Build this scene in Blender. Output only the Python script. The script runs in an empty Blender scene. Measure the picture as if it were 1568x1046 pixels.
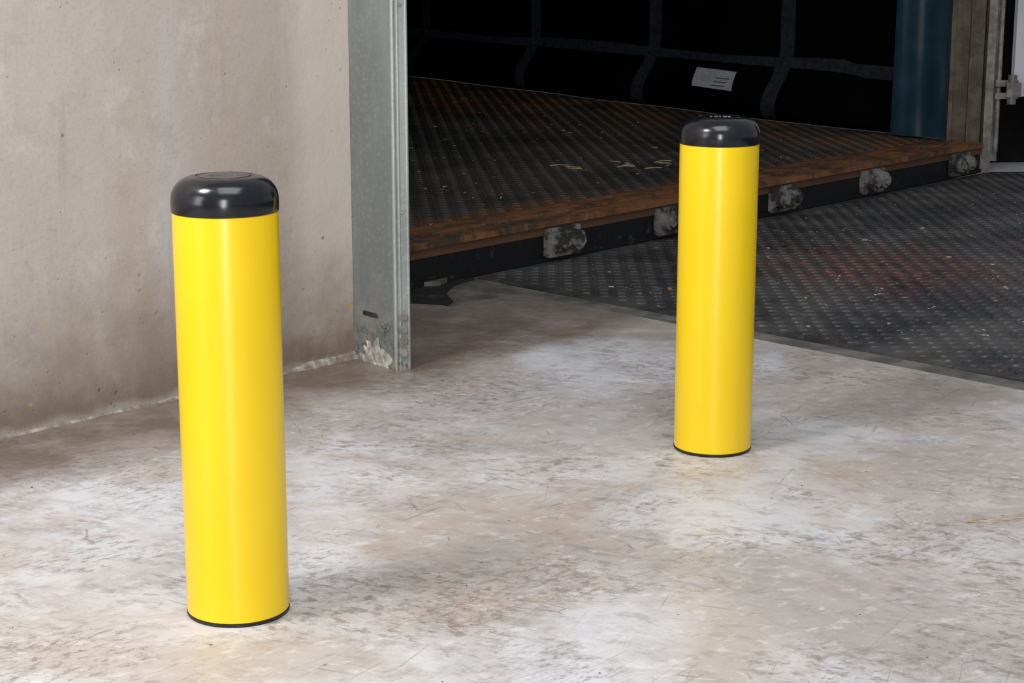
import bpy, bmesh, math, random
from mathutils import Vector, Matrix
random.seed(7)
S=bpy.context.scene
S.view_settings.view_transform='Standard'
S.view_settings.look='None'
COL=bpy.context.collection

# ---------------------------------------------------------------- node helper
class NT:
    def __init__(s,name):
        s.m=bpy.data.materials.new(name); s.m.use_nodes=True
        s.t=s.m.node_tree; s.b=s.t.nodes['Principled BSDF']; s.out=s.t.nodes['Material Output']
        s.tc=s.t.nodes.new('ShaderNodeTexCoord')
    def put(s,sock,v):
        if isinstance(v,bpy.types.NodeSocket): s.t.links.new(v,sock)
        elif isinstance(v,(tuple,list)) and len(v)==3 and sock.type=='RGBA': sock.default_value=(*v,1)
        else: sock.default_value=v
    def co(s,scale=(1,1,1),rot=(0,0,0),loc=(0,0,0)):
        src=s.tc.outputs['Object']
        if any(rot):
            r=s.t.nodes.new('ShaderNodeMapping'); s.t.links.new(src,r.inputs[0]); r.inputs['Rotation'].default_value=rot; src=r.outputs[0]
        n=s.t.nodes.new('ShaderNodeMapping'); s.t.links.new(src,n.inputs[0])
        n.inputs['Scale'].default_value=scale; n.inputs['Location'].default_value=loc
        return n.outputs[0]
    def noise(s,scale,detail=4,rough=.55,vec=None,dist=0):
        n=s.t.nodes.new('ShaderNodeTexNoise'); n.inputs['Scale'].default_value=scale
        n.inputs['Detail'].default_value=detail; n.inputs['Roughness'].default_value=rough; n.inputs['Distortion'].default_value=dist
        s.t.links.new(vec if vec else s.tc.outputs['Object'],n.inputs['Vector']); return n.outputs['Fac']
    def vor(s,scale,vec=None,feature='F1',rnd=1):
        n=s.t.nodes.new('ShaderNodeTexVoronoi'); n.feature=feature; n.inputs['Scale'].default_value=scale
        n.inputs['Randomness'].default_value=rnd
        s.t.links.new(vec if vec else s.tc.outputs['Object'],n.inputs['Vector']); return n.outputs['Distance']
    def ramp(s,f,a,b,lo=0.,hi=1.):
        n=s.t.nodes.new('ShaderNodeMapRange'); n.interpolation_type='SMOOTHSTEP'
        s.put(n.inputs[0],f); n.inputs[1].default_value=a; n.inputs[2].default_value=b
        n.inputs[3].default_value=lo; n.inputs[4].default_value=hi; return n.outputs[0]
    def mix(s,f,a,b,mode='MIX'):
        n=s.t.nodes.new('ShaderNodeMix'); n.data_type='RGBA'; n.blend_type=mode
        s.put(n.inputs[0],f); s.put(n.inputs[6],a); s.put(n.inputs[7],b); return n.outputs[2]
    def math(s,op,a,b=0.):
        n=s.t.nodes.new('ShaderNodeMath'); n.operation=op; s.put(n.inputs[0],a); s.put(n.inputs[1],b); return n.outputs[0]
    def dot(s,v):
        n=s.t.nodes.new('ShaderNodeVectorMath'); n.operation='DOT_PRODUCT'
        s.t.links.new(s.tc.outputs['Object'],n.inputs[0]); n.inputs[1].default_value=v; return n.outputs['Value']
    def dist(s,p):
        n=s.t.nodes.new('ShaderNodeVectorMath'); n.operation='DISTANCE'
        s.t.links.new(s.tc.outputs['Object'],n.inputs[0]); n.inputs[1].default_value=p; return n.outputs['Value']
    def bump(s,h,strength=.3,dist=.002,prev=None):
        n=s.t.nodes.new('ShaderNodeBump'); n.inputs['Strength'].default_value=strength; n.inputs['Distance'].default_value=dist
        s.put(n.inputs['Height'],h)
        if prev: s.t.links.new(prev,n.inputs['Normal'])
        return n.outputs[0]
    def fin(s,col,rough=.5,metal=0,normal=None,spec=.5,coat=0):
        s.put(s.b.inputs['Base Color'],col); s.put(s.b.inputs['Roughness'],rough); s.put(s.b.inputs['Metallic'],metal)
        s.b.inputs['Specular IOR Level'].default_value=spec
        s.b.inputs['Coat Weight'].default_value=coat; s.b.inputs['Coat Roughness'].default_value=.12
        if normal: s.t.links.new(normal,s.b.inputs['Normal'])
        return s.m

# ---------------------------------------------------------------- materials
def m_floor():
    n=NT('concrete_floor_mat')
    warm=(.46,.41,.38); cool=(.585,.585,.61)
    c=n.mix(n.ramp(n.noise(1.7,5,.6,dist=.6),.40,.60),warm,cool)
    c=n.mix(n.ramp(n.noise(1.1,6,.62,n.co(loc=(3,7,0)),.8),.47,.64,0,.7),c,(.345,.32,.31))
    c=n.mix(n.ramp(n.noise(2.7,6,.65,n.co(loc=(11,2,0)),.5),.52,.68,0,.6),c,(.42,.325,.265))
    # fine mottling
    c=n.mix(n.ramp(n.noise(13,8,.75,n.co((1,1.5,1),(0,0,.3))),.50,.63,0,.5),c,(.29,.26,.245))
    c=n.mix(n.ramp(n.noise(20,8,.74,n.co((1,1.5,1),(0,0,-.5),(4,4,0))),.52,.66,0,.5),c,(.69,.68,.68))
    # soft trowel scuffs
    for i,(r,sc,lo,hi,col,w) in enumerate([(.5,(2.5,10,1),.56,.72,(.26,.235,.22),.45),(-.45,(3,12,1),.58,.74,(.26,.23,.215),.42),
                               (1.3,(3,10,1),.58,.74,(.26,.23,.215),.36),(.1,(3,14,1),.57,.72,(.73,.72,.72),.42),(-.9,(3,16,1),.59,.72,(.73,.72,.72),.38)]):
        f=n.noise(1.6,8,.72,n.co(sc,(0,0,r),(i*5.1,i*2.3,0)),.8)
        c=n.mix(n.ramp(f,lo,hi,0,w),c,col)
    # blotchy grime patches
    p=n.math('MULTIPLY',n.ramp(n.noise(1.9,4,.6,n.co(loc=(21,4,0))),.46,.60),n.ramp(n.noise(24,8,.78,n.co((1,1.6,1),(0,0,.4))),.48,.60))
    c=n.mix(n.math('MULTIPLY',p,.75),c,(.20,.17,.155))
    p=n.math('MULTIPLY',n.ramp(n.noise(2.6,4,.6,n.co(loc=(1,14,0))),.50,.62),n.ramp(n.noise(34,8,.78,n.co((1,1.8,1),(0,0,-.7))),.50,.60))
    c=n.mix(n.math('MULTIPLY',p,.7),c,(.19,.165,.155))
    p=n.ramp(n.noise(75,5,.75),.62,.72,0,.45); c=n.mix(p,c,(.17,.14,.12))
    p=n.ramp(n.vor(10,n.co(loc=(1,3,0))),.02,.045,.7,0); c=n.mix(p,c,(.12,.09,.075))
    # hairline scratches, many directions
    for r,sc,s_ in ((.3,(1.6,8,1),1.5),(-.9,(1.3,9,1),1.5),(1.9,(1.2,7,1),1.6),(2.6,(1.1,8,1),2.0),(.8,(1,9,1),2.3)):
        e=n.vor(s_,n.co(sc,(0,0,r),(r*9,2,0)),'DISTANCE_TO_EDGE')
        g=n.math('MULTIPLY',n.ramp(e,.002,.009,1,0),n.ramp(n.noise(3.2,5,.7,n.co(loc=(r*7,1,0))),.52,.64,0,.55))
        c=n.mix(g,c,(.17,.145,.13))
    # dirt and painted shadow along the foot of the wall (distance from wall line)
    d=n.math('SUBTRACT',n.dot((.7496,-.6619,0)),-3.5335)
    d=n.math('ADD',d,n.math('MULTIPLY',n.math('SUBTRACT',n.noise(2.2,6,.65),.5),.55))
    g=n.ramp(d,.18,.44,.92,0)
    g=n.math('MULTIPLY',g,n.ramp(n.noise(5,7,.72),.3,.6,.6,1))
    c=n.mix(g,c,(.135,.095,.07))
    # worn strip along the dock edge
    d2=n.math('ABSOLUTE',n.math('SUBTRACT',n.dot((.716,.698,0)),3.92))
    c=n.mix(n.math('MULTIPLY',n.ramp(d2,.05,.30,.45,0),n.ramp(n.noise(6,5,.6),.38,.6)),c,(.27,.23,.20))
    ro=n.ramp(n.noise(5,5,.6),.3,.7,.36,.58)
    b=n.bump(n.noise(90,5,.6),.25,.0015); b=n.bump(n.noise(7,4,.5),.25,.006,b)
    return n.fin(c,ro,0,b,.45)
def m_wall():
    n=NT('wall_concrete_mat')
    c=n.mix(n.ramp(n.noise(1.4,5,.6,n.co((1.6,1,.5))),.35,.68),(.45,.38,.33),(.48,.445,.415))
    c=n.mix(n.ramp(n.noise(2.2,3,.5,n.co((1.3,1,.16),loc=(4,0,1))),.48,.68,0,.6),c,(.48,.47,.475))
    c=n.mix(n.ramp(n.noise(7,7,.72),.5,.68,0,.45),c,(.355,.30,.26))
    c=n.mix(n.ramp(n.noise(5,7,.72,n.co((1,1,.7),loc=(9,0,3))),.53,.68,0,.5),c,(.57,.545,.525))
    c=n.mix(n.ramp(n.noise(110,4,.65),.52,.70,0,.4),c,(.31,.265,.235))
    c=n.mix(n.ramp(n.dot((1,0,0)),-.26,-.14,0,.65),c,(.61,.545,.495))
    f=n.noise(3,6,.7,n.co((4,1,.35),loc=(1,0,8))); c=n.mix(n.ramp(f,.56,.70,0,.4),c,(.33,.285,.255))
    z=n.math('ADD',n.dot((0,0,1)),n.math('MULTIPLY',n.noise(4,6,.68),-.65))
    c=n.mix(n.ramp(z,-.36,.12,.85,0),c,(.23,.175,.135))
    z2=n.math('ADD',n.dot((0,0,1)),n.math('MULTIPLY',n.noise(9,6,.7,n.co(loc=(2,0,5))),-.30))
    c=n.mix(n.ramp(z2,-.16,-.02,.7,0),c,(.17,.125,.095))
    z=n.math('ADD',n.dot((0,0,1)),n.math('MULTIPLY',n.noise(12,5,.6),-.05))
    c=n.mix(n.ramp(z,-.022,.004,.6,0),c,(.42,.39,.36))
    low=n.ramp(n.dot((0,0,1)),.10,.55,.08,0)
    mask=n.ramp(n.math('ADD',n.noise(3,3,.5,n.co(loc=(5,5,5))),low),.46,.60)
    pit=n.math('MULTIPLY',n.ramp(n.vor(15),.04,.10,1,0),mask)
    pit2=n.ramp(n.vor(34,n.co(loc=(2,1,0))),.04,.12,.7,0)
    pit=n.math('MAXIMUM',pit,n.math('MULTIPLY',pit2,n.ramp(n.math('ADD',n.noise(6,2),low),.50,.60)))
    c=n.mix(n.math('MULTIPLY',pit,.62),c,(.15,.115,.095))
    c=n.mix(n.math('MULTIPLY',n.ramp(n.noise(26,3,.6,n.co(loc=(8,8,2))),.68,.73),n.ramp(n.dot((0,0,1)),.15,.35,1,0)),c,(.6,.33,.04))
    b=n.bump(pit,.6,-.003); b=n.bump(n.noise(60,5,.65),.3,.002,b); b=n.bump(n.noise(5,5,.6),.35,.012,b)
    return n.fin(c,.8,0,b,.3)
def m_yellow():
    n=NT('yellow_plastic_mat')
    c=n.mix(n.ramp(n.noise(3,3),.3,.7),(.81,.545,.004),(.84,.575,.006))
    b=n.bump(n.noise(9,2,.5,n.co((1,1,.15))),.06,.004)
    return n.fin(c,.27,0,b,.5,0)
def m_black():
    n=NT('black_rubber_cap_mat')
    c=n.mix(n.ramp(n.noise(20,4,.6),.4,.7),(.004,.0045,.007),(.008,.009,.014))
    return n.fin(c,n.ramp(n.noise(30,4,.6),.3,.7,.15,.24),0,n.bump(n.noise(140,3),.08,.0006),.5)
def m_galv(k=1.,name='galvanised_steel_mat'):
    n=NT(name)
    c=n.mix(n.ramp(n.noise(6,5,.6,n.co((1,1,.3))),.35,.7),(.20*k,.22*k,.215*k),(.27*k,.295*k,.29*k))
    c=n.mix(n.ramp(n.vor(60),.1,.5,.35,0),c,(.33*k,.355*k,.35*k))
    c=n.mix(n.ramp(n.noise(150,3,.7),.62,.70,0,.6),c,(.12,.11,.10))
    c=n.mix(n.math('MULTIPLY',n.ramp(n.dot((0,0,1)),.0,.28,1,0),n.ramp(n.noise(25,5,.7),.48,.6,0,.85)),c,(.36,.32,.28))
    c=n.mix(n.math('MULTIPLY',n.ramp(n.dot((0,0,1)),.02,.16,1,0),n.ramp(n.noise(40,5,.7,n.co(loc=(3,3,1))),.50,.62,0,.8)),c,(.10,.085,.07))
    return n.fin(c,.42,.4,n.bump(n.noise(70,3),.2,.001),.5)
def m_plate():
    n=NT('dock_plate_steel_mat')
    c=n.mix(n.ramp(n.noise(2.5,6,.65),.35,.68),(.034,.034,.037),(.095,.092,.092))
    q=n.math('ADD',n.dist((1.3,6.3,0)),n.math('MULTIPLY',n.noise(5,6,.7),1.3))
    c=n.mix(n.math('MULTIPLY',n.ramp(q,.7,1.35,.75,0),n.ramp(n.noise(16,6,.75),.40,.6)),c,(.20,.075,.065))
    c=n.mix(n.ramp(n.noise(45,5,.75),.58,.72,0,.6),c,(.22,.205,.19))
    c=n.mix(n.ramp(n.noise(14,5,.7,n.co(loc=(9,1,0))),.57,.70,0,.5),c,(.20,.19,.175))
    return n.fin(c,n.ramp(n.noise(8,4),.3,.7,.42,.7),.2,n.bump(n.noise(60,4),.3,.002),.4)
def m_bed():
    n=NT('trailer_floor_rust_mat')
    c=n.mix(n.ramp(n.noise(1.6,6,.65),.36,.66),(.036,.035,.033),(.085,.078,.068))
    q=n.math('SUBTRACT',n.dot((.761,-.649,0)),-4.06)
    q=n.math('ADD',q,n.math('MULTIPLY',n.noise(3.5,6,.7),.7))
    c=n.mix(n.ramp(q,-.08,.12,0,.7),c,(.16,.07,.032))
    r=n.math('ADD',n.dot((.649,.761,0)),n.math('MULTIPLY',n.noise(2.5,5,.65),1.6))
    c=n.mix(n.math('MULTIPLY',n.ramp(r,8.0,9.5,0,.6),n.ramp(n.noise(4,5),.42,.6)),c,(.24,.095,.038))
    c=n.mix(n.ramp(n.noise(30,6,.75),.57,.70,0,.5),c,(.17,.15,.125))
    return n.fin(c,.68,.2,n.bump(n.noise(50,4),.4,.003),.3)
def m_rust():
    n=NT('rusty_edge_mat')
    v=n.co((1.,2.,1),(0,0,-.864))
    c=n.mix(n.ramp(n.noise(4,8,.78,v),.38,.60),(.085,.05,.034),(.27,.115,.05))
    c=n.mix(n.ramp(n.noise(14,7,.8),.54,.64,0,.65),c,(.30,.20,.14))
    c=n.mix(n.ramp(n.noise(4,8,.8,n.co(loc=(3,3,3))),.52,.60,0,.85),c,(.055,.045,.038))
    c=n.mix(n.ramp(n.noise(60,5,.75),.58,.70,0,.5),c,(.04,.03,.025))
    return n.fin(c,.75,.2,n.bump(n.noise(40,5,.7),.5,.003),.2)
def m_simple(name,c1,c2,scale=8,rough=.6,metal=0,bump=.2,spec=.4,lo=.4,hi=.65):
    n=NT(name)
    c=n.mix(n.ramp(n.noise(scale,5,.65),lo,hi),c1,c2)
    return n.fin(c,rough,metal,n.bump(n.noise(scale*6,4),bump,.002),spec)
M=dict(floor=m_floor(),wall=m_wall(),yellow=m_yellow(),black=m_black(),galv=m_galv(),galv2=m_galv(1.35,'galvanised_track_mat'),
 plate=m_plate(),bed=m_bed(),rust=m_rust(),
 beam=m_simple('black_beam_mat',(.005,.005,.006),(.05,.045,.04),20,.4,lo=.58,hi=.74),
 boss=m_simple('dirty_roller_mat',(.03,.028,.026),(.23,.22,.21),13,.7,bump=.4,lo=.42,hi=.58),
 strip=m_simple('edge_angle_mat',(.10,.098,.09),(.20,.19,.175),9,.65,.2),
 gap_dark=m_simple('dark_gap_mat',(.012,.012,.012),(.05,.047,.043),18,.7,lo=.5,hi=.7),
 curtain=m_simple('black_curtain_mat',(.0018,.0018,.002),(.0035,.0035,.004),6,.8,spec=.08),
 strap=m_simple('grey_webbing_mat',(.032,.036,.050),(.055,.06,.078),30,.8,spec=.2),
 blue=m_simple('blue_tarpaulin_mat',(.020,.053,.082),(.029,.070,.106),5,.4),
 wood=m_simple('weathered_post_mat',(.10,.085,.06),(.17,.14,.10),12,.75),
 steel=m_simple('post_steel_mat',(.20,.18,.16),(.36,.34,.32),15,.5,.3),
 white=m_simple('white_panel_mat',(.60,.61,.66),(.70,.71,.76),4,.5),
 paper=m_simple('paper_label_mat',(.66,.67,.70),(.84,.84,.86),30,.7),
 straw=m_simple('straw_mat',(.30,.21,.12),(.50,.40,.27),30,.8),
 plaster=m_simple('plaster_mat',(.20,.16,.13),(.40,.36,.33),22,.85,bump=.6),
 lump=m_simple('mortar_mat',(.26,.235,.21),(.55,.52,.49),26,.85,bump=.6),
 yard=m_simple('yard_concrete_mat',(.55,.55,.54),(.7,.7,.69),6,.8),
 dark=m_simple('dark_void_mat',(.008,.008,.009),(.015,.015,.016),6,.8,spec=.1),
 slot=m_simple('slot_dark_mat',(.02,.02,.02),(.04,.035,.03),20,.8))

# ---------------------------------------------------------------- mesh helpers
def obj(name,bm,mat,parent=None,smooth=False,loc=None,rotz=0):
    me=bpy.data.meshes.new(name); bmesh.ops.recalc_face_normals(bm,faces=bm.faces); bm.to_mesh(me); bm.free()
    o=bpy.data.objects.new(name,me); COL.objects.link(o); me.materials.append(M[mat])
    if smooth:
        for p in me.polygons: p.use_smooth=True
        md=o.modifiers.new('es','EDGE_SPLIT'); md.split_angle=math.radians(38)
    if parent: o.parent=parent
    if loc: o.location=loc
    o.rotation_euler[2]=rotz
    return o
def empty(name,loc=(0,0,0)):
    e=bpy.data.objects.new(name,None); e.empty_display_size=.1; e.location=loc; COL.objects.link(e); return e
def prism(bm,pts,z0,z1):
    lo=[bm.verts.new((x,y,z0)) for x,y in pts]; hi=[bm.verts.new((x,y,z1)) for x,y in pts]
    n=len(pts); bm.faces.new(lo[::-1]); bm.faces.new(hi)
    for i in range(n): bm.faces.new((lo[i],lo[(i+1)%n],hi[(i+1)%n],hi[i]))
def seg(bm,a,b,t,z0,z1):
    a=Vector(a);b=Vector(b); n=Vector((-(b-a).y,(b-a).x)).normalized()*t/2
    prism(bm,[tuple(a+n),tuple(b+n),tuple(b-n),tuple(a-n)],z0,z1)
def cyl(bm,c,r,h,axis=(0,0,1),n=20,r2=None):
    q=Vector((0,0,1)).rotation_difference(Vector(axis).normalized()).to_matrix().to_4x4()
    bmesh.ops.create_cone(bm,cap_ends=True,segments=n,radius1=r,radius2=r if r2 is None else r2,depth=h,matrix=Matrix.Translation(c)@q)
def lathe(bm,prof,n=96):
    rings=[]
    for r,z in prof:
        if r<1e-6: rings.append([bm.verts.new((0,0,z))])
        else: rings.append([bm.verts.new((r*math.cos(2*math.pi*i/n),r*math.sin(2*math.pi*i/n),z)) for i in range(n)])
    for a,b in zip(rings,rings[1:]):
        for i in range(n):
            j=(i+1)%n
            if len(a)==1 and len(b)==1: continue
            if len(a)==1: bm.faces.new((a[0],b[i],b[j]))
            elif len(b)==1: bm.faces.new((a[i],a[j],b[0]))
            else: bm.faces.new((a[i],a[j],b[j],b[i]))
def inside(p,poly):
    x,y=p; r=False; n=len(poly)
    for i in range(n):
        x1,y1=poly[i]; x2,y2=poly[(i+1)%n]
        if (y1>y)!=(y2>y) and x<(x2-x1)*(y-y1)/(y2-y1)+x1: r=not r
    return r

# ---------------------------------------------------------------- camera
cam=bpy.data.cameras.new('camera'); co=bpy.data.objects.new('camera',cam); COL.objects.link(co)
co.location=(0,0,1.103); co.rotation_euler=(math.radians(90-12.3),0,0)
cam.sensor_width=36; cam.lens=36*2800/1568; cam.clip_end=200
S.camera=co

# ---------------------------------------------------------------- floor & plate
bm=bmesh.new()
prism(bm,[(6,-3.5),(6,-.352),(1.291,4.479),(.55,5.239),(.023,5.78),(-.03,5.735),(-.06,5.69),(-.09,5.685),(-.12,5.65),(-.165,5.61),(-.19,5.563),(-.22,5.59),(-.25,5.60),(-.294,5.614),(-.75,5.5),(-7,1.5),(-7,-3.5)],-.15,0)
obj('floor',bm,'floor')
bm=bmesh.new()
prism(bm,[(6.0,-.34),(6.0,-.22),(.085,5.865),(-.02,5.97),(.02,6.36),(-.45,6.36),(-.62,5.7),(-.294,5.63),(-.19,5.575),(.025,5.79)],-.15,-.006)
obj('trim_1',bm,'strip')
# dark sheet added for the gap's shade, and loose lip beside the door track
bm=bmesh.new()
prism(bm,[(-.60,5.72),(-.30,5.645),(-.205,5.60),(-.185,5.66),(-.215,5.80),(-.19,5.95),(-.125,6.055),(-.16,6.12),(-.60,5.93)],-.02,-.001)
gap_dark=obj('dark_gap_sheet',bm,'gap_dark')
bm=bmesh.new()
prism(bm,[(-.52,5.83),(-.235,5.93),(-.215,6.0),(-.25,6.03),(-.54,5.87)],-.0008,.014)
obj('steel_lip',bm,'strip',gap_dark)
A=Vector((.649,.761)); Nn=Vector((-.761,.649)); P0=Vector((.118,6.397))
platepoly=[(6.0,-.21),(8,2),(8,9.15),(2.36,9.02),(-.10,6.25),(-.115,6.08),(.09,5.87)]
bm=bmesh.new(); prism(bm,platepoly,-.06,-.004)
pl=empty('dock_leveller_plate')
obj('deck',bm,'plate',pl)
def lugs(name,poly,z,ang,pitch,parent,mat,bound,L=.030,W=.010,H=.0035):
    bm=bmesh.new(); ca,sa=math.cos(ang),math.sin(ang)
    xs=[p[0] for p in bound]; ys=[p[1] for p in bound]; R=int(12/pitch)
    cx,cy=sum(xs)/len(xs),sum(ys)/len(ys)
    for i in range(-R,R):
        for j in range(-R,R):
            lx,ly=i*pitch,j*pitch; x=cx+lx*ca-ly*sa; y=cy+lx*sa+ly*ca
            if not(min(xs)<x<max(xs) and min(ys)<y<max(ys)): continue
            if not inside((x,y),bound) or not inside((x,y),poly): continue
            t=ang+(math.pi/4 if (i+j)%2 else -math.pi/4); c,s=math.cos(t),math.sin(t)
            f=lambda u,v,w:bm.verts.new((x+u*c-v*s,y+u*s+v*c,z+w))
            a,b,d,e=f(-L/2,0,0),f(0,-W/2,0),f(L/2,0,0),f(0,W/2,0); g,h=f(-L/4,0,H),f(L/4,0,H)
            bm.faces.new((a,b,g)); bm.faces.new((b,h,g)); bm.faces.new((b,d,h)); bm.faces.new((d,e,h)); bm.faces.new((e,g,h)); bm.faces.new((e,a,g))
    return obj(name,bm,mat,parent)
lugs('tread_lugs',platepoly,-.0042,math.radians(-46),.040,pl,'plate',[(-.09,6.1),(.13,5.9),(2.4,3.57),(4.2,6),(4.2,9.0),(2.4,8.98)],.032,.011,.0045)

# ---------------------------------------------------------------- wall
WA=math.atan2(.838,.740)
bm=bmesh.new(); prism(bm,[(-6,0),(-.006,0),(0,.006),(0,.3),(-6,.3)],-.02,3.3)
wl=obj('wall_left',bm,'wall',loc=(-.425,4.857,0),rotz=WA)
bm=bmesh.new(); pr=None
ph=[random.random()*6 for _ in range(4)]
for i in range(520):
    x=-2.6+i*.005
    q=.5+.5*math.sin(x*23+ph[0])*math.sin(x*9.7+ph[1]); w=.003+.006*q+.002*random.random(); h=.002+.005*q+.0015*random.random()
    if x>-.26: w+=.006*min(1,(x+.26)/.1); h+=.012*min(1,(x+.26)/.1)
    ring=[bm.verts.new((x,.002,0.0)),bm.verts.new((x,-w,0.0)),bm.verts.new((x,-w*.6,h*.7)),bm.verts.new((x,.002,h))]
    if pr:
        for k in range(3): bm.faces.new((pr[k],pr[k+1],ring[k+1],ring[k]))
    pr=ring
obj('trim_2',bm,'plaster',loc=(-.425,4.857,0),rotz=WA)

# ---------------------------------------------------------------- galvanised door track
tr=empty('door_track')
P1,P2,P3=(-.425,4.852),(-.305,4.703),(-.2705,4.716)
bm=bmesh.new()
seg(bm,(-.437,4.867),P2,.004,0,3.3)
obj('flange',bm,'galv',tr)
bm=bmesh.new()
seg(bm,P2,P3,.004,0,3.3); seg(bm,P3,(-.2745,4.760),.004,0,3.3)
obj('rail',bm,'galv2',tr)
bm=bmesh.new()
cyl(bm,(*P2,1.65),.0065,3.3,n=12); cyl(bm,(-.272,4.715,1.65),.005,3.3,n=12)
m1=(P2[0]+.012,P2[1]+.004)
cyl(bm,(*m1,1.65),.004,3.3,n=10)
obj('rolled_edges',bm,'galv2',tr,smooth=True)
fn=Vector((P2[1]-P1[1],-(P2[0]-P1[0]),0)).normalized()
if fn.y>0: fn=-fn
fd=Vector((P2[0]-P1[0],P2[1]-P1[1],0))
def onfl(t,z,off=.003): 
    p=Vector((*P1,0))+fd*t+fn*off; return Vector((p.x,p.y,z))
bm=bmesh.new()
cyl(bm,onfl(.79,.118,.004),.018,.003,fn,24); cyl(bm,onfl(.79,.118,.009),.012,.012,fn,6); cyl(bm,onfl(.79,.118,.016),.006,.010,fn,10)
ln=Vector((.42,-.9,0)).normalized()
for z in (.142,.108,.078,.045):
    c=Vector((-.286,4.705,z)); cyl(bm,c,.012,.005,ln,20); cyl(bm,c+ln*.005,.008,.010,ln,6)
for z in (.42,.95,1.3,1.7): cyl(bm,Vector((-.286,4.706,z)),.005,.005,ln,12)
obj('bolts',bm,'steel',tr,smooth=True)
bm=bmesh.new(); 
for t0,t1,z0,z1 in ((.25,.55,.126,.139),): 
    a=onfl(t0,0,.0022); b=onfl(t1,0,.0022); seg(bm,(a.x,a.y),(b.x,b.y),.001,z0,z1)
for t in (.25,.55): cyl(bm,onfl(t,.1325,.0022),.0065,.001,fn,16)
obj('slot',bm,'slot',tr)
bm=bmesh.new(); bmesh.ops.create_icosphere(bm,subdivisions=5,radius=1)
for v in bm.verts:
    k=1+.22*math.sin(v.co.x*9+v.co.z*7)*math.cos(v.co.z*5+1.3)+.10*math.sin(v.co.x*23+v.co.z*17)
    v.co=Vector((v.co.x*.066*k,v.co.y*.006*k,v.co.z*.060*k))
    if v.co.z<0: v.co.z=0
c=onfl(.5,0,.001)
obj('mortar_smear',bm,'lump',tr,loc=(c.x,c.y,0),rotz=math.atan2(fd.y,fd.x))

# ---------------------------------------------------------------- bollards
def bollard(x,y,rot=0):
    e=empty('bollard',(x,y,0)); R=.0855
    bm=bmesh.new(); lathe(bm,[(0,0),(R-.001,0),(R+.0008,.002),(R+.0008,.005),(R-.001,.006),(0,.006)]); obj('base_ring',bm,'black',e,True)
    bm=bmesh.new(); lathe(bm,[(0,.006),(R-.0012,.006),(R,.0075),(R,.34),(R,.679),(R-.001,.680),(0,.680)],128); obj('sleeve',bm,'yellow',e,True)
    prof=[(0,.6805),(R+.0002,.6805),(R+.0012,.682),(R+.0012,.700)]
    for i in range(1,15):
        a=i/14*math.pi/2; prof.append((R+.0012-.038*(1-math.cos(a)),.700+.0375*math.sin(a)))
    prof+=[(.0465,.7378),(.0455,.7368),(.043,.7366),(.0415,.738),(0,.7388)]
    bm=bmesh.new(); lathe(bm,prof,128); obj('cap',bm,'black',e,True)
    bm=bmesh.new()
    for k,(px,w) in enumerate([(-.022,.005),(-.013,.008),(-.003,.005),(.006,.008),(.016,.006)]):
        prism(bm,[(px,-.007),(px+w,-.007),(px+w,.007),(px,.007)],.7380,.7396)
    obj('embossed_mark',bm,'black',e,rotz=rot)
    return e
bollard(-.463,2.929,.1); bollard(.448,3.948,-.1)

# ---------------------------------------------------------------- trailer
T=empty('truck_trailer'); BZ=.142
C0=Vector((2.25,9.02)); Cd=Vector((-.537,.8437)).normalized(); Cn=Vector((-.8437,-.537)).normalized()
Cend=C0+Cd*10
bedpoly=[tuple(P0-A*1.0),tuple(P0+A*3.36),tuple(C0+Vector((.12,.05))),tuple(Cend),(-6.5,13.5)]
bm=bmesh.new(); prism(bm,bedpoly,BZ-.05,BZ); obj('bed',bm,'bed',T)
ri=Nn*.26
lpoly=[tuple(P0-A*1.0+ri),tuple(P0+A*3.2+ri),tuple(C0+Cn*.12),tuple(C0+Cd*7+Cn*.12),(-2.3,11)]
lugs('bed_tread',lpoly,BZ,math.radians(49.6),.048,T,'bed',[(-.9,6.2),(-.3,5.8),(2.4,9.1),(-1.6,15.2)],.034,.013,.005)
bm=bmesh.new()
def strip(bm,s0,s1,n0,n1,z0,z1):
    prism(bm,[tuple(P0+A*s0+Nn*n0),tuple(P0+A*s1+Nn*n0),tuple(P0+A*s1+Nn*n1),tuple(P0+A*s0+Nn*n1)],z0,z1)
strip(bm,-1,3.36,-.012,.075,BZ-.018,BZ+.004); strip(bm,-1,3.36,.090,.15,BZ-.0,BZ+.008); strip(bm,-1,3.3,.165,.235,BZ,BZ+.003)
obj('rear_sill',bm,'rust',T)
bm=bmesh.new(); strip(bm,-1,3.36,.075,.090,BZ-.002,BZ+.001); strip(bm,-1,3.36,.15,.165,BZ-.002,BZ+.001)
strip(bm,-1,3.36,.004,.12,-.004,BZ-.018)
strip(bm,-1,3.36,-.006,.004,.0,.018)
obj('rear_beam',bm,'beam',T)
Bd=Vector((-Nn.x,-Nn.y,0)); A3=Vector((A.x,A.y,0))
bm=bmesh.new()
for s,k in ((.085,1.),(.731,.85),(1.545,1.),(2.287,1.),(3.12,.95)):
    c=Vector((*(P0+A*s),0))
    for off,r,ln_,z in ((-.036,.043,.05,.064),(.040,.041,.058,.068)):
        cc=c+A3*off+Bd*(ln_/2); cc.z=z; cyl(bm,cc,r*k,ln_,Bd,18,r*k*.86)
        cc=c+A3*off+Bd*(ln_+.006); cc.z=z; cyl(bm,cc,r*k*.55,.016,Bd,6)
    strip(bm,s-.09*k,s+.09*k,-.02,.004,.012,.116)
for v in bm.verts: v.co+=Vector((random.uniform(-1,1),random.uniform(-1,1),random.uniform(-1,1)))*.0007
obj('rollers',bm,'boss',T)
prof=[(.145,.09),(.17,.13),(.22,.155),(.28,.15),(.34,.11),(.40,.05),(.46,.012),(.52,0),(.8,0),(1.4,.03),(2.0,.04),(2.75,.02)]
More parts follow.
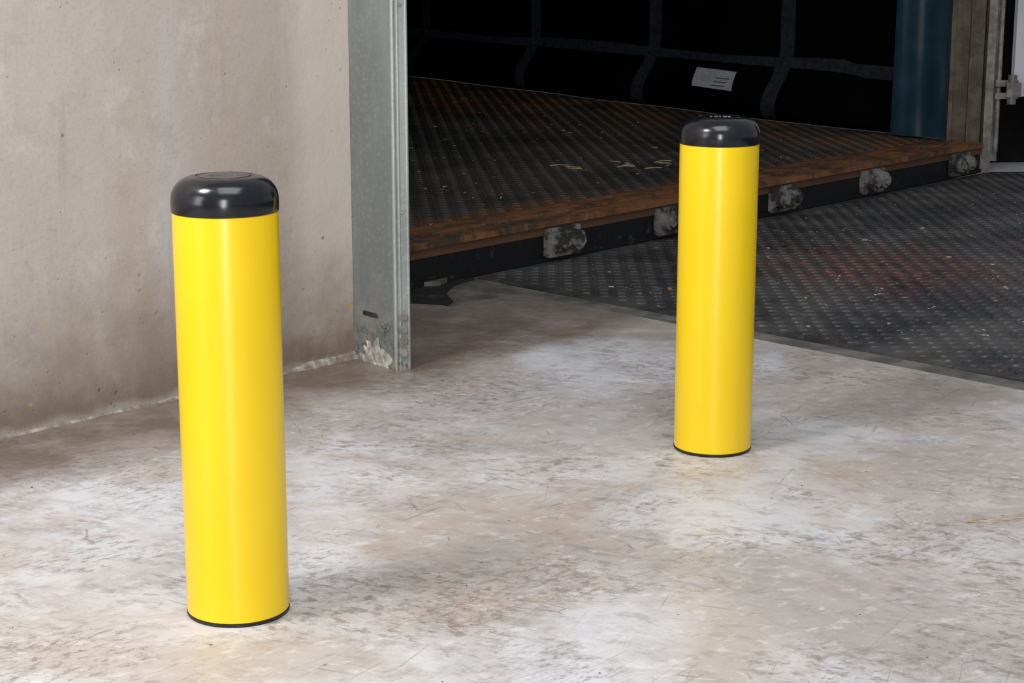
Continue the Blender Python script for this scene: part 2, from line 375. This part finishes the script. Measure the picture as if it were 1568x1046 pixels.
def poff(z,t=9):
    k=max(0,min(1,(t-.35)/.7)); k=k*k*(3-2*k)
    for (z0,o0),(z1,o1) in zip(prof,prof[1:]):
        if z0<=z<=z1: return k*(o0+(o1-o0)*(z-z0)/(z1-z0))
    return k*(prof[0][1] if z<.145 else prof[-1][1])
WB=lambda t:.015*math.sin(t*4.7)
bm=bmesh.new(); pr=None
for i in range(101):
    t=i*.1
    ring=[bm.verts.new((*(C0+Cd*t+Cn*(poff(z,t)+WB(t))),z)) for z,o in prof]
    if pr:
        for k in range(len(ring)-1): bm.faces.new((pr[k],ring[k],ring[k+1],pr[k+1]))
    pr=ring
obj('side_curtain',bm,'curtain',T,True)
bm=bmesh.new()
def ribbon(pts,side,w):
    pr=None
    for p in pts:
        r=[bm.verts.new(p-side*w/2),bm.verts.new(p+side*w/2)]
        if pr: bm.faces.new((pr[0],pr[1],r[1],r[0]))
        pr=r
Cd3=Vector((*Cd,0)); 
for t in (1.353,2.57,3.884,5.33,6.8,8.3):
    pts=[]; z=.146
    while z<2.7:
        q=C0+Cd*(t-(.03 if z<.4 else 0)*math.sin((z-.14)/.3*math.pi))+Cn*(poff(z,t)+WB(t)+.012)
        pts.append(Vector((*q,z))); z+=.03
    ribbon(pts,Cd3,.12)
for zc in (.455,1.55,2.2):
    pts=[]; t=.3
    while t<10:
        q=C0+Cd*t+Cn*(poff(zc,t)+WB(t)+.014); pts.append(Vector((*q,zc+.012*math.sin(t*2.4)-(.02 if t<.8 else 0)))); t+=.1
    ribbon(pts,Vector((0,0,1)),.070)
obj('strap_net',bm,'strap',T)
bm=bmesh.new()
for t in (1.353,2.57,3.884,5.33,6.8):
    q=C0+Cd*t+Cn*(poff(.455,t)+WB(t)+.018)
    cyl(bm,(*q,.455),.040,.006,(*Cn,0),8)
    cyl(bm,(*(q+Cn*.005),.455),.018,.008,(*Cn,0),10)
obj('strap_buckles',bm,'strap',T)
L0=P0-A*1.0; L1=Vector((-6.5,13.5))
bm=bmesh.new(); seg(bm,tuple(L0+Nn*.3),tuple(L1),.03,BZ+.001,2.75); obj('near_curtain_light_block',bm,'curtain',T)  # unseen near side, added to keep the trailer interior dark
bm=bmesh.new(); seg(bm,tuple(L1),tuple(Cend),.05,BZ+.001,2.75); obj('bulkhead_light_block',bm,'curtain',T)  # unseen far end, closed off so the interior stays dark
bm=bmesh.new(); prism(bm,[tuple(L0),tuple(P0+A*3.4),tuple(Cend+Vector((.1,0))),tuple(L1)],2.76,2.82); obj('roof_light_block',bm,'dark',T)  # unseen roof, put in to block light from above
bm=bmesh.new(); pr=None
for i in range(61):
    u=i/60; base=Vector((1.935,9.30)).lerp(Vector((2.17,9.10)),u)
    ring=[]
    for k in range(30):
        w=k/29; z=.150+w*2.55
        amp=.012*math.sin(u*7+math.sin(w*3)*1.2)+.004*math.sin(u*19+w*2)
        if z<.6: amp+=.04*math.exp(-((u-.75)/.22)**2)*math.exp(-((z-.40)/.12)**2)
        fl=-.015*(1-w)*(1-u)
        ring.append(bm.verts.new((base.x+fl,base.y-amp,z)))
    if pr:
        for k in range(29): bm.faces.new((pr[k],ring[k],ring[k+1],pr[k+1]))
    pr=ring
obj('blue_tarpaulin',bm,'blue',None,True)
bm=bmesh.new()
seg(bm,(2.145,9.06),(2.30,9.00),.03,BZ,2.76); seg(bm,(2.15,9.045),(2.15,9.015),.02,BZ,2.76); seg(bm,(2.235,9.01),(2.235,8.995),.012,BZ,2.76)
obj('corner_post_web',bm,'wood',T)
bm=bmesh.new()
seg(bm,(2.305,8.985),(2.345,8.985),.05,-.002,2.76); seg(bm,(2.36,9.02),(2.39,9.02),.02,.05,2.76)
cyl(bm,(2.372,8.975,1.45),.012,2.7)
obj('corner_post_flange',bm,'steel',T,True)
bm=bmesh.new()
for z in (.36,1.1,1.9):
    seg(bm,(2.35,8.955),(2.46,8.955),.03,z,z+.03); seg(bm,(2.35,8.955),(2.46,8.955),.03,z+.06,z+.09)
    cyl(bm,(2.43,8.945,z+.045),.022,.14); seg(bm,(2.40,8.93),(2.47,8.93),.012,z+.01,z+.08)
obj('door_hinges',bm,'steel',T,True)
bm=bmesh.new(); seg(bm,(2.44,8.985),(3.9,9.15),.04,.37,2.7); 
for z in (.40,1.1,1.9): seg(bm,(2.50,8.965),(2.9,9.01),.012,z,z+.05)
obj('rear_door_panel',bm,'white',T)
bm=bmesh.new()
tl=1.84; rows=[]
def lab(t,z,off): 
    q=C0+Cd*t+Cn*(poff(z,t)+off+WB(tl)); return q
for k in range(6):
    z=.295+k*.020; row=[]
    for i in range(2): row.append(bm.verts.new((*lab(tl+.18-i*.36+(k-2.5)*.012,z,.024),z+(-.004 if i else .004))))
    rows.append(row)
for a,b in zip(rows,rows[1:]): bm.faces.new((a[0],a[1],b[1],b[0]))
o=obj('shipping_label',bm,'paper')
bm=bmesh.new()
for k in range(3):
    z=.310+k*.02
    a=lab(tl-.02,z,.0265); b=lab(tl-.14,z,.0265); seg(bm,tuple(a),tuple(b),.001,z,z+.005)
obj('printed_lines',bm,'steel',o)

bm=bmesh.new(); prism(bm,[(2.37,9.04),(8,9.17),(8,10.6),(2.6,10.6)],-.2,-.005); obj('ground_yard',bm,'yard')
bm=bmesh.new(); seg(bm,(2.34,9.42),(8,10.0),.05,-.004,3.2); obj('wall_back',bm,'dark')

# ---------------------------------------------------------------- debris
def crumbs(name,poly,n,z,smin,smax,mat,parent=None):
    bm=bmesh.new(); xs=[p[0] for p in poly]; ys=[p[1] for p in poly]; c=0
    while c<n:
        x=random.uniform(min(xs),max(xs)); y=random.uniform(min(ys),max(ys))
        if not inside((x,y),poly): continue
        if math.hypot(x+.463,y-2.929)<.1 or math.hypot(x-.448,y-3.948)<.1: continue
        s=random.uniform(smin,smax)*(1 if random.random()<.93 else 2.0); a=random.random()*6.28; m=random.randint(4,6)
        ratio=random.uniform(.25,.8); h=s*random.uniform(.12,.4); lo=[];hi=[]
        for k in range(m):
            b=k/m*6.28; r=s*random.uniform(.7,1); px=r*math.cos(b); py=r*math.sin(b)*ratio
            X=x+px*math.cos(a)-py*math.sin(a); Y=y+px*math.sin(a)+py*math.cos(a)
            lo.append(bm.verts.new((X,Y,z))); hi.append(bm.verts.new((x+(X-x)*.8,y+(Y-y)*.8,z+h)))
        bm.faces.new(hi)
        for k in range(m): bm.faces.new((lo[k],lo[(k+1)%m],hi[(k+1)%m],hi[k]))
        c+=1
    return obj(name,bm,mat,parent)
crumbs('bed_wood_chips',[(-.6,6.2),(-.4,6.1),(1.9,8.8),(-.6,12.0)],190,BZ+.001,.003,.011,'straw',T)
crumbs('plate_wood_chips',[(0,6.05),(1.5,4.5),(3.2,5.5),(3.0,8.9),(2.3,8.8)],480,-.004,.0025,.008,'straw',pl)
crumbs('grit_debris',[(-2,-.5),(2.5,.5),(2.0,3.5),(0,5.6),(-.3,5.3),(-1.1,4.0)],260,0,.0010,.003,'slot')
bm=bmesh.new()
def stalk(x,y,z,L,a,w=.0016):
    pr=None; 
    for i in range(7):
        t=i/6; a2=a+.3*t
        px=x+L*t*math.cos(a2); py=y+L*t*math.sin(a2); pz=z+.001+.003*math.sin(t*3.14)
        n=Vector((-math.sin(a2),math.cos(a2),0))*w/2
        r=[bm.verts.new((px-n.x,py-n.y,pz)),bm.verts.new((px,py,pz+w)),bm.verts.new((px+n.x,py+n.y,pz))]
        if pr:
            for k in range(2): bm.faces.new((pr[k],r[k],r[k+1],pr[k+1]))
            bm.faces.new((pr[2],r[2],r[0],pr[0]))
        pr=r
for i in range(7): stalk(.86+random.uniform(0,.14),3.42+random.uniform(-.03,.04),0,random.uniform(.04,.12),random.uniform(-.4,.2),.0013)
for i in range(26): stalk(random.uniform(-.6,1.4),random.uniform(2.4,5.0),0,random.uniform(.012,.035),random.random()*6.28,.001)
obj('straw_stalks',bm,'straw')
bm=bmesh.new()
for i in range(14): stalk(random.uniform(.2,.75),random.uniform(7.9,8.2),BZ+.001,random.uniform(.05,.10),random.random()*6.28,.004)
obj('bed_straw',bm,'straw',T)

# ---------------------------------------------------------------- lights
w=bpy.data.worlds.new('world'); S.world=w; w.use_nodes=True
bg=w.node_tree.nodes['Background']; bg.inputs[0].default_value=(.90,.95,1,1); bg.inputs[1].default_value=.40
def area(name,loc,target,sx,sy,power,col=(1,1,1)):
    l=bpy.data.lights.new(name,'AREA'); l.shape='RECTANGLE'; l.size=sx; l.size_y=sy; l.energy=power; l.color=col
    o=bpy.data.objects.new(name,l); COL.objects.link(o); o.location=loc
    o.rotation_euler=(Vector(target)-Vector(loc)).to_track_quat('-Z','Y').to_euler(); return o
area('key_softbox',(0,-1.2,1.15),(0,4,.9),.50,2.2,84,(1,.995,.985))
area('side_softbox',(-3.1,.7,1.5),(.3,3.4,.3),1.0,2.2,42,(1,.99,.98))
area('left_high_lamp',(-1.75,2.2,2.9),(.2,3.4,.1),.6,.6,60,(1,.99,.98))  # unseen lamp added high on the left for bollard shadows; no window there
area('overhead_fill',(.3,1.6,4.4),(0,3.2,0),2.4,2.4,90,(1,1,1))  # added overhead fill light; the scene has no ceiling
